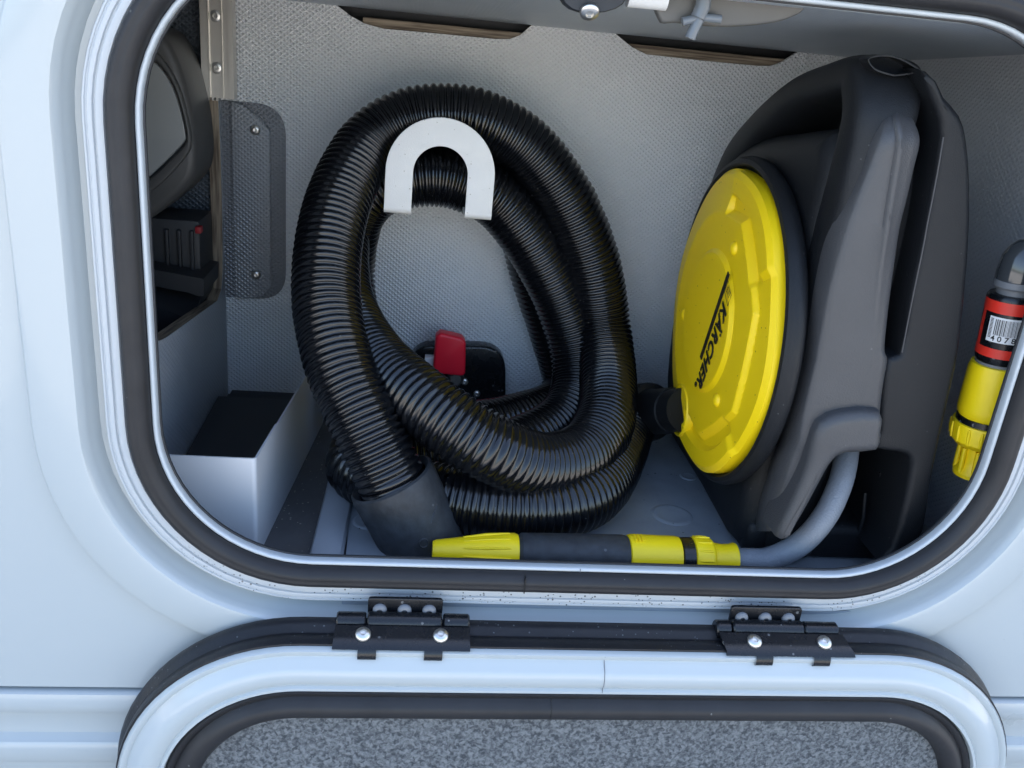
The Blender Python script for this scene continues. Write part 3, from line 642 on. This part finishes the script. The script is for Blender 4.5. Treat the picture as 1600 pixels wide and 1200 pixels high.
# reel cover: moulded relief
def hgt(r, th):
    """height of the moulded cover at radius r and angle th (0 = towards the hatch, 90 = up)"""
    ss = lambda a, b_, x: max(0, min(1, (x - a) / (b_ - a)))
    h = .0120
    h -= .0034 * ss(.0610, .0650, r)
    d_ = math.degrees(th); d_ = (d_ + 180) % 360 - 180
    near = ss(-39.5, -36.5, d_) * (1 - ss(33, 36, d_)); up = ss(33, 36, d_) * (1 - ss(91, 93, d_)); dn = ss(-104, -102, d_) * (1 - ss(-39.5, -36.5, d_)); farr = max(0, 1 - near - up - dn)
    # the inner plateau ends on a soft polygon
    rs = .0985 / max(.93, math.cos(math.radians(((d_ + 3 + 24) % 48) - 24)) ** .8)
    h -= near * (.0042 * ss(rs, rs + .004, r))
    h -= (up + dn) * (.0062 * ss(rs - .003, rs + .003, r) - .0050 * ss(.1120, .1165, r))
    h -= farr * (.0085 * max(0, (r - .097) / .038))
    h -= .0035 * ss(.1300, .135, r)
    return h
b = MB(); nr_, na = 110, 360; loops = []
radii = [DRAD * (k / nr_) for k in range(1, nr_ + 1)]
for r_ in radii:
    lp = []
    for k in range(na):
        th = 2 * math.pi * k / na
        # the rim is a soft polygon
        rk = r_ * (1 + .012 * math.cos(6 * th + .6) * (r_ / DRAD) ** 3)
        lp.append(Vector((DC.x - hgt(r_, th), DC.y - rk * math.cos(th), DC.z + rk * math.sin(th))))
    loops.append(lp)
loops.append([Vector((DC.x + .009, p.y, p.z)) for p in loops[-1]])
b.loft(loops, cap0=True)
cv = b.build('reel_cover', YELLOW, pw, 24)
for u, v in ((1147, 388), (1069, 492), (1120, 625)):
    c = PX(u, v, DC.x - .009); MB().lathe([(.0062, -.001), (.006, .0008), (.0045, .0024), (.002, .0032), (.0002, .0034)], c, ax, 20).build('moulded_stud', YELLOW, cv, 60)
c = PX(1066, 641, DC.x - .006); MB().lathe([(.0262, -.004), (.0258, .0030), (.0246, .0040), (.0238, .0020), (.0237, -.004)], c, ax, 40).build('port_collar', YELLOW, cv, 50)
# print on the cover
xt = DC.x - .0129
p0, p1 = PX(1137.5, 424, xt), PX(1094, 557, xt)
tv = (p1 - p0).normalized(); nv = Vector((0, tv.z, -tv.y));
if nv.y > 0: nv = -nv
Lb = (p1 - p0).length
def place_text(me, org, tv, nv, name, mat, parent):
    out_ = tv.cross(nv)
    M = Matrix(((tv.x, nv.x, out_.x, org.x), (tv.y, nv.y, out_.y, org.y), (tv.z, nv.z, out_.z, org.z), (0, 0, 0, 1))); me.transform(M)
    return link_mesh(name, me, mat, parent, 0)
b = MB(); hb = .0048
q = [p0, p1, p1 + nv * hb, p0 + nv * hb]; ou = Vector((-.0004, 0, 0)); b.add([p + ou for p in q] + [p - ou for p in q], [(0, 1, 2, 3), (0, 4, 5, 1), (1, 5, 6, 2), (2, 6, 7, 3), (3, 7, 4, 0)])
b.build('printed_bar', PRINT, cv, 0)
me = text_mesh('KÄRCHER', .022, .22, .00032, .0003, 1.10)
wt = max(v.co.x for v in me.vertices) - min(v.co.x for v in me.vertices)
target = Lb * .96
sx = target / wt; me.transform(Matrix.Diagonal((sx, .95, 1, 1)))
place_text(me, p0 + tv * (Lb * .245) + nv * .0100 + ou * .6, tv, nv, 'printed_name', PRINT, cv)
me = text_mesh('®', .007, 0, 0, .0003); place_text(me, p0 + tv * (Lb * 1.235) + nv * .0080 + ou * .6, tv, nv, 'printed_mark', PRINT, cv)
# small emblem box before the name
e0 = p0 + tv * (Lb * .05) + nv * .0075; eb = MB()
def strip(a, c, w_):
    t_ = (c - a).normalized(); n_ = Vector((0, t_.z, -t_.y)) * w_ / 2
    eb.add([a - n_ + ou, c - n_ + ou, c + n_ + ou, a + n_ + ou], [(0, 1, 2, 3)])
ex, ey = tv * (Lb * .12), nv * .0150
cs_ = [e0, e0 + ex, e0 + ex + ey + tv * .004, e0 + ey + tv * .004]
for i in range(4): strip(cs_[i], cs_[(i + 1) % 4], .0008)
for k in (.3, .5, .7): strip(e0 + ex * k + ey * .2, e0 + ex * (k + .1) + ey * .8, .0010)
strip(e0 + ex * .22 + ey * .22, e0 + ex * .8 + ey * .22, .001)
eb.build('printed_emblem', PRINT, cv, 0)

# grey front shell with the arch for the hose
YF = .026
rows = [(176, 1366, 1392, 1402, 1418, .014), (190, 1352, 1384, 1404, 1428, .006), (220, 1340, 1377, 1408, 1437, 0), (262, 1328, 1360, 1402, 1428, 0), (310, 1307, 1342, 1394, 1417, 0), (360, 1288, 1325, 1386, 1405, 0), (443, 1270, 1300, 1374, 1393, 0),
        (500, 1260, 1288, 1369, 1386, 0), (545, 1254, 1279, 1364, 1382, 0), (563, 1251, 1276, 1362, 1386, 0), (600, 1242, 1267, 1358, 1380, 0), (640, 1233, 1258, 1352, 1375, 0), (668, 1227, 1253, 1350, 1374, 0), (690, 1222, 1250, 1346, 1370, 0), (715, 1212, 1240, 1288, 1302, .003), (750, 1202, 1228, 1266, 1276, .006), (790, 1190, 1214, 1244, 1252, .012), (830, 1182, 1200, 1220, 1228, .020)]
lo = []
def pan_row(v, a, fl_, rg, bR, dy):
    Y0 = YF + dy; mixu = lambda k: a + (fl_ - a) * k
    k = min(1, max(0, (v - 380) / 160)); rh = .0026 * (1 - k)
    us = [(a - 8, .10), (a - 7, .060), (a - 4, .038), (a, .025), (mixu(.25), .0165), (mixu(.6), .0085), (mixu(.88), .0035), (fl_ + 2, .0012), (fl_ + 12, .0004), ((fl_ + rg) / 2, 0), (rg - 9, .0003), (rg - 4, -rh * .7), (rg, -rh), (rg + 4, -rh * .5 + .0004), (rg + (bR - rg) * .6, .0008 + .0012 * (1 - k)), (bR - 1.5, .0016 + .002 * (1 - k)), (bR, .006), (bR - 1, .03)]
    return [PY(u, v, Y0 + d_) for u, d_ in us]
pr_ = [pan_row(*r_) for r_ in rows]
# interpolate rows smoothly
fine = []
for i in range(len(pr_) - 1):
    a_, b_, c_, d_ = pr_[max(i - 1, 0)], pr_[i], pr_[i + 1], pr_[min(i + 2, len(pr_) - 1)]
    for k in range(5):
        t = k / 5; fine.append([.5 * ((2 * b) + (c - a) * t + (2 * a - 5 * b + 4 * c - d) * t * t + (3 * b - a - 3 * c + d) * t ** 3) for a, b, c, d in zip(a_, b_, c_, d_)])
fine.append(pr_[-1])
topb = [p + Vector((0, .03, .004)) for p in fine[0]]
MB().loft([topb] + fine, closed=False).build('face_panel', WGREY, pw, 60)
# raised arch flange over the hose opening
fl_o = [(1238, 700), (1262, 668), (1300, 648), (1374, 648), (1374, 672), (1367, 700), (1318, 704), (1300, 714), (1286, 735), (1262, 780), (1238, 822), (1226, 815), (1248, 770), (1262, 735)]
fl_o = [(1367, 674), (1366, 701), (1318, 705), (1300, 715), (1286, 736), (1262, 781), (1240, 822), (1228, 818), (1252, 768), (1270, 728), (1284, 702), (1302, 684), (1322, 676)]
fl_o = [(1372, 640), (1374, 672), (1367, 701), (1318, 705), (1300, 715), (1286, 736), (1262, 781), (1244, 812), (1228, 838), (1210, 836), (1222, 806), (1238, 772), (1256, 726), (1264, 690), (1278, 658), (1312, 642)]
prism('arch_flange', smooth_closed(xz(fl_o, YF - .004), 2), FXZ, YF - .012, YF + .03, WGREY, pw, .0085, 55, 5)
# right-hand shell with its long slot edge
rs = [(1440, 108), (1466, 127), (1478, 152), (1503, 182), (1514, 222), (1519, 295), (1516, 400), (1502, 540), (1488, 610), (1470, 690), (1455, 765), (1445, 830), (1418, 872), (1375, 880), (1395, 858), (1412, 798), (1424, 738), (1422, 716), (1405, 708), (1369, 702), (1376, 672), (1376, 645), (1388, 562), (1408, 556), (1424, 470), (1440, 393), (1458, 300), (1472, 214), (1464, 170)]
prism('side_shell', smooth_closed(xz(rs, YF + .006), 2), FXZ, YF + .006, YF + .10, WBLACK, pw, .005, 50, 4)
# light bead along the slot edge
bd = [PY(u, v, YF + .0072) for u, v in [(1474, 214), (1466, 262), (1459, 300), (1449, 350), (1441, 393), (1425, 470), (1409, 552)]]
MB().tube(catmull(bd, .004), .0006, 8).build('slot_edge', WGREY, pw, 50)
# slot interior
for v0, v1 in ((262, 268), (335, 341), (420, 426), (452, 458)):
    a, c = PY(1418, v0, .072), PY(1462, v1, .072); MB().box((a.x, .072, c.z), (c.x, .088, a.z)).build('slot_rib', WBLACK, pw, 0)
ol = xz([(1386, 550), (1396, 460), (1422, 440), (1424, 380), (1412, 548)], .066); prism('slot_insert', ol, FXZ, .066, .08, WGREY, pw, .001)
# top: handle bridge, filler recess
def blob(pts, rr_, name):
    pth = catmull(pts, .004); m_ = len(pth); out_r = []
    for i in range(m_):
        x = i / (m_ - 1) * (len(rr_) - 1); k = min(int(x), len(rr_) - 2); out_r.append(rr_[k] + (rr_[k + 1] - rr_[k]) * (x - k))
    return MB().tube(pth, out_r, 28).build(name, WBLACK, pw, 60)
blob([PY(1336, 270, .084), PY(1314, 350, .088), PY(1292, 443, .096), PY(1272, 560, .100), PY(1256, 670, .098), PY(1240, 760, .090), PY(1222, 850, .088)], [.024, .030, .030, .030, .030, .028, .026], 'flank')
rc_ = [(1352, 92), (1372, 86), (1400, 90), (1432, 108), (1428, 113), (1398, 118), (1384, 116), (1362, 108)]
rim_ = smooth_closed(xz(rc_, .050), 4)
rin = [(xx * .93 + .07 * sum(p[0] for p in rim_) / len(rim_), zz * .9 + .1 * sum(p[1] for p in rim_) / len(rim_)) for xx, zz in rim_]
prism('recess_rim', [rim_, rin], FXZ, .046, .060, WBLACK, pw, .0008)
MB().bbox((.306, .075, ZB - .0003), (.440, .34, ZB + .035), .010, 3).build('base_foot', WBLACK, pw, 40)
# ribs deep in the hose opening
for (u0, v0), (u1, v1) in (((1376, 738), (1376, 850)), ((1395, 730), (1405, 850)), ((1352, 770), (1340, 840))):
    a, c = PY(u0, v0, .078), PY(u1, v1, .078); MB().tube([a, a.lerp(c, .5) + Vector((0, -.004, 0)), c], .0018, 8).build('opening_rib', WBLACK, pw, 50)
for k in range(5):
    a, c = PY(1382, 742 + 26 * k, .074), PY(1416 - 4 * k, 762 + 26 * k, .07); MB().tube([a, c], .0014, 6).build('opening_rib', WBLACK, pw, 50)

# ------------------------------------------------------------------ spray nozzle and grey water hose along the front edge
YN = .044; RN = .0165
def ax_pt(u): return PY(u, 870, YN)
zc_ = ZF + .0045 + RN + .0010
def nx(u): return PY(u, 862, YN - .006).x
nz = thing('spray_nozzle', 'yellow and black spray nozzle lying along the lower edge of the opening', 'spray nozzle', (nx(870), YN, ZF + .0045))
A = Vector((0, YN, zc_))
def lathex(prof, name, mat, parent, seg=36): return MB().lathe([(r, x) for x, r in prof], A, (1, 0, 0), seg).build(name, mat, parent, 35)
x0, x1, x2, x3, x4, x5, x6 = nx(676), nx(812), nx(983), nx(1066), nx(1072), nx(1086), nx(1155)
pr = [(x0, .0003), (x0, .0080), (x0 + .003, .0092), (x0 + (x1 - x0) * .5, .0135), (x0 + (x1 - x0) * .8, .0160), (x1 - .004, .0165), (x1 - .001, .0155), (x1, .012)]
tip = lathex(pr, 'nozzle_tip', YELLOW2, nz)
for k in range(12):
    a = 2 * math.pi * (k + .5) / 12; dv = Vector((0, math.cos(a), math.sin(a)))
    pa, pb = A + Vector((x0 + (x1 - x0) * .35, 0, 0)) + dv * .0122, A + Vector((x1 - .008, 0, 0)) + dv * .0163
    MB().tube([pa, pa.lerp(pb, .5) + dv * .0006, pb], [.0006, .0012, .0008], 8).build('grip_ridge', YELLOW2, tip, 50)
lathex([(x1 - .001, .0145), (x1 + .002, .0168), (x1 + .02, .0172), (x2 - .03, .0178), (x2 - .004, .0180), (x2, .0170), (x2 + .002, .014)], 'nozzle_grip', CUFFM, nz)
lathex([(x2 - .0005, .0150), (x2 + .001, .0182), (x2 + .004, .0188), (x3 - .02, .0184), (x3 - .004, .0183), (x3 - .001, .0176), (x3, .0150)], 'quick_connector', YELLOW2, nz)
for k in range(3): MB().bbox((x2 + .004 + .003 * k, A.y - .006, A.z + .0182), (x2 + .0055 + .003 * k, A.y + .004, A.z + .0198), .0005).build('grip_rib', YELLOW2, nz, 40)
gh = thing('garden_hose', 'grey garden hose with yellow coupling running into the black washer', 'hose', (x6, YN, ZF + .0045))
lathex([(x3 - .0005, .0150), (x3 + .0005, .0172), (x4 + .003, .0176), (x5 - .001, .0176), (x5, .0160)], 'coupling_ring', BLACKP, gh)
nut = lathex([(x5 - .0008, .0160), (x5 + .0004, .0182), (x5 + .003, .0186), (x5 + .014, .0182), (x5 + .0165, .0165), (x5 + .018, .0140), (x6 - .012, .0128), (x6 - .005, .0132), (x6 - .0015, .0142), (x6, .0138), (x6 + .0002, .0098)], 'coupling_nut', YELLOW2, gh)
for k in range(14):
    a = 2 * math.pi * k / 14; dv = Vector((0, math.cos(a), math.sin(a))); pa = A + Vector((x5 + .002, 0, 0)) + dv * .0184; pb = pa + Vector((.012, 0, 0))
    MB().tube([pa, pa.lerp(pb, .5), pb], [.0007, .0011, .0007], 8).build('grip_ridge', YELLOW2, nut, 50)
hz = [A + Vector((x6 - .01, 0, 0)), A + Vector((x6 + .012, 0, 0)), PY(1203, 873, .044), PY(1250, 850, .042), PY(1288, 808, .044), PY(1312, 758, .056), PY(1322, 714, .076), PY(1324, 680, .100)]
MB().tube(catmull(hz, .005), .0101, 24).build('hose_tube', GHOSE, gh, 50)

# ------------------------------------------------------------------ hose stop with barcode hanging on the right wall
YR = .046
ta, tb = PY(1606, 376, YR), PY(1519, 752, YR)
ax = (tb - ta); LT = ax.length; ax.normalize()
cn = thing('hose_stop', 'yellow hose connector with red barcode band and smoked cap hanging at right edge', 'hose connector', tb)
RS = .0195
upv = (EYE - ta); upv = (upv - ax * upv.dot(ax)).normalized(); sdv = ax.cross(upv)     # upv faces the hatch
def T(v): # distance along the axis for picture row v
    return (PY(1606 - (v - 376) * .2314, v, YR) - ta).dot(ax)
def lt_(prof, name, mat, parent=cn, seg=40): return MB().lathe([(r, T(v)) for v, r in prof], ta, ax, seg, upv).build(name, mat, parent, 35)
lt_([(374, .0003), (376, .006), (384, .0105), (400, .0150), (424, .0168), (436, .0170), (438, .0160)], 'smoked_cap', SMOKE)
lt_([(436, .0150), (437, .0170), (446, .0172), (449, .0160)], 'cap_ring', GREYP)
lt_([(447, .0140), (462, .0140), (464, .0155)], 'neck', GREYP)
sl = lt_([(458, .0140), (459, .0182), (463, .0195), (468, RS), (545, RS), (556, .0192), (562, .0182), (563, .015)], 'sleeve', BLACKP)
lt_([(560, .0160), (561, .0178), (568, .0182), (574, .0172), (575, .015)], 'grey_ring', GREYP)
lt_([(566, .0165), (567, .0205), (576, .0218), (600, .0226), (634, .0236), (645, .0232), (650, .0212), (651, .015)], 'quick_connector', YELLOW2)
lt_([(648, .0190), (649, .0226), (661, .0230), (664, .0205)], 'seal_ring', BLACKP)
nut = lt_([(657, .0205), (658, .0246), (662, .0252), (684, .0246), (692, .0205), (697, .0138), (716, .0124), (728, .0138), (735, .0168), (740, .0166), (740.5, .008)], 'coupling_nut', YELLOW2)
for k in range(16):
    a = 2 * math.pi * k / 16; dv = upv * math.cos(a) + sdv * math.sin(a)
    pa, pb = ta + ax * T(661) + dv * .0250, ta + ax * T(684) + dv * .0245; MB().tube([pa, pa.lerp(pb, .5), pb], [.0010, .0016, .0010], 8).build('grip_ridge', YELLOW2, nut, 50)
    if k % 2 == 0:
        pa, pb = ta + ax * T(697) + dv * .0146, ta + ax * T(734) + dv * .0150; MB().tube([pa, pa.lerp(pb, .5), pb], .0022, 8).build('tail_rib', YELLOW2, nut, 50)
def cyl(a, v, r): return ta + ax * T(v) + (upv * math.cos(a) + sdv * math.sin(a)) * r
def patch(name, a0, a1, v0, v1, r, mat, parent, n=14):
    b = MB(); b.loft([[cyl(a0 + (a1 - a0) * k / n, v, r) for k in range(n + 1)] for v in (v0, (v0 + v1) / 2, v1)], closed=False)
    return b.build(name, mat, parent, 60)
# which way is the picture's left round the sleeve?
sg = 1 if (sdv.x < 0) else -1
patch('red_band', 0, 2 * math.pi, 466, 484, RS + .0002, REDL, sl, 40)
patch('red_band', 0, 2 * math.pi, 537, 551, RS + .0001, REDL, sl, 40)
patch('red_band', sg * 1.02, sg * 1.30, 484, 537, RS + .00015, REDL, sl, 6)
lb = patch('barcode_label', sg * .72, sg * -.75, 489, 527, RS + .0004, WHITEL, sl)
aa = .46; random.seed(11)
bars = MB()
while aa > -.66:
    w_ = random.choice((.012, .012, .022, .034)); bars.loft([[cyl(sg * (aa - w_ * k), v, RS + .0006) for k in (0, 1)] for v in (492, 516)], closed=False); aa -= w_ + random.choice((.014, .02, .03))
aa = .66
for vv_ in [492 + 2.0 * k for k in range(15)]:
    bars.loft([[cyl(sg * a_, v, RS + .0006) for a_ in (.54, .66)] for v in (vv_, vv_ + 1.0)], closed=False)
bars.build('printed_bars', PRINT, sl, 0)
me = text_mesh('4 0 7 8', .0062, 0, .0001, .0)
for v in me.vertices:
    a_ = sg * (.52 - v.co.x / RS); t_ = T(525) - v.co.y
    v.co = ta + ax * t_ + (upv * math.cos(a_) + sdv * math.sin(a_)) * (RS + .0006)
link_mesh('printed_digits', me, PRINT, sl, 0)
# clip that carries it
MB().bbox((.478, YR + .012, PY(1560, 600, YR).z - .01), (.4995, YR + .03, PY(1560, 600, YR).z + .012), .002).build('wall_clip', GREYP, cn, 40)
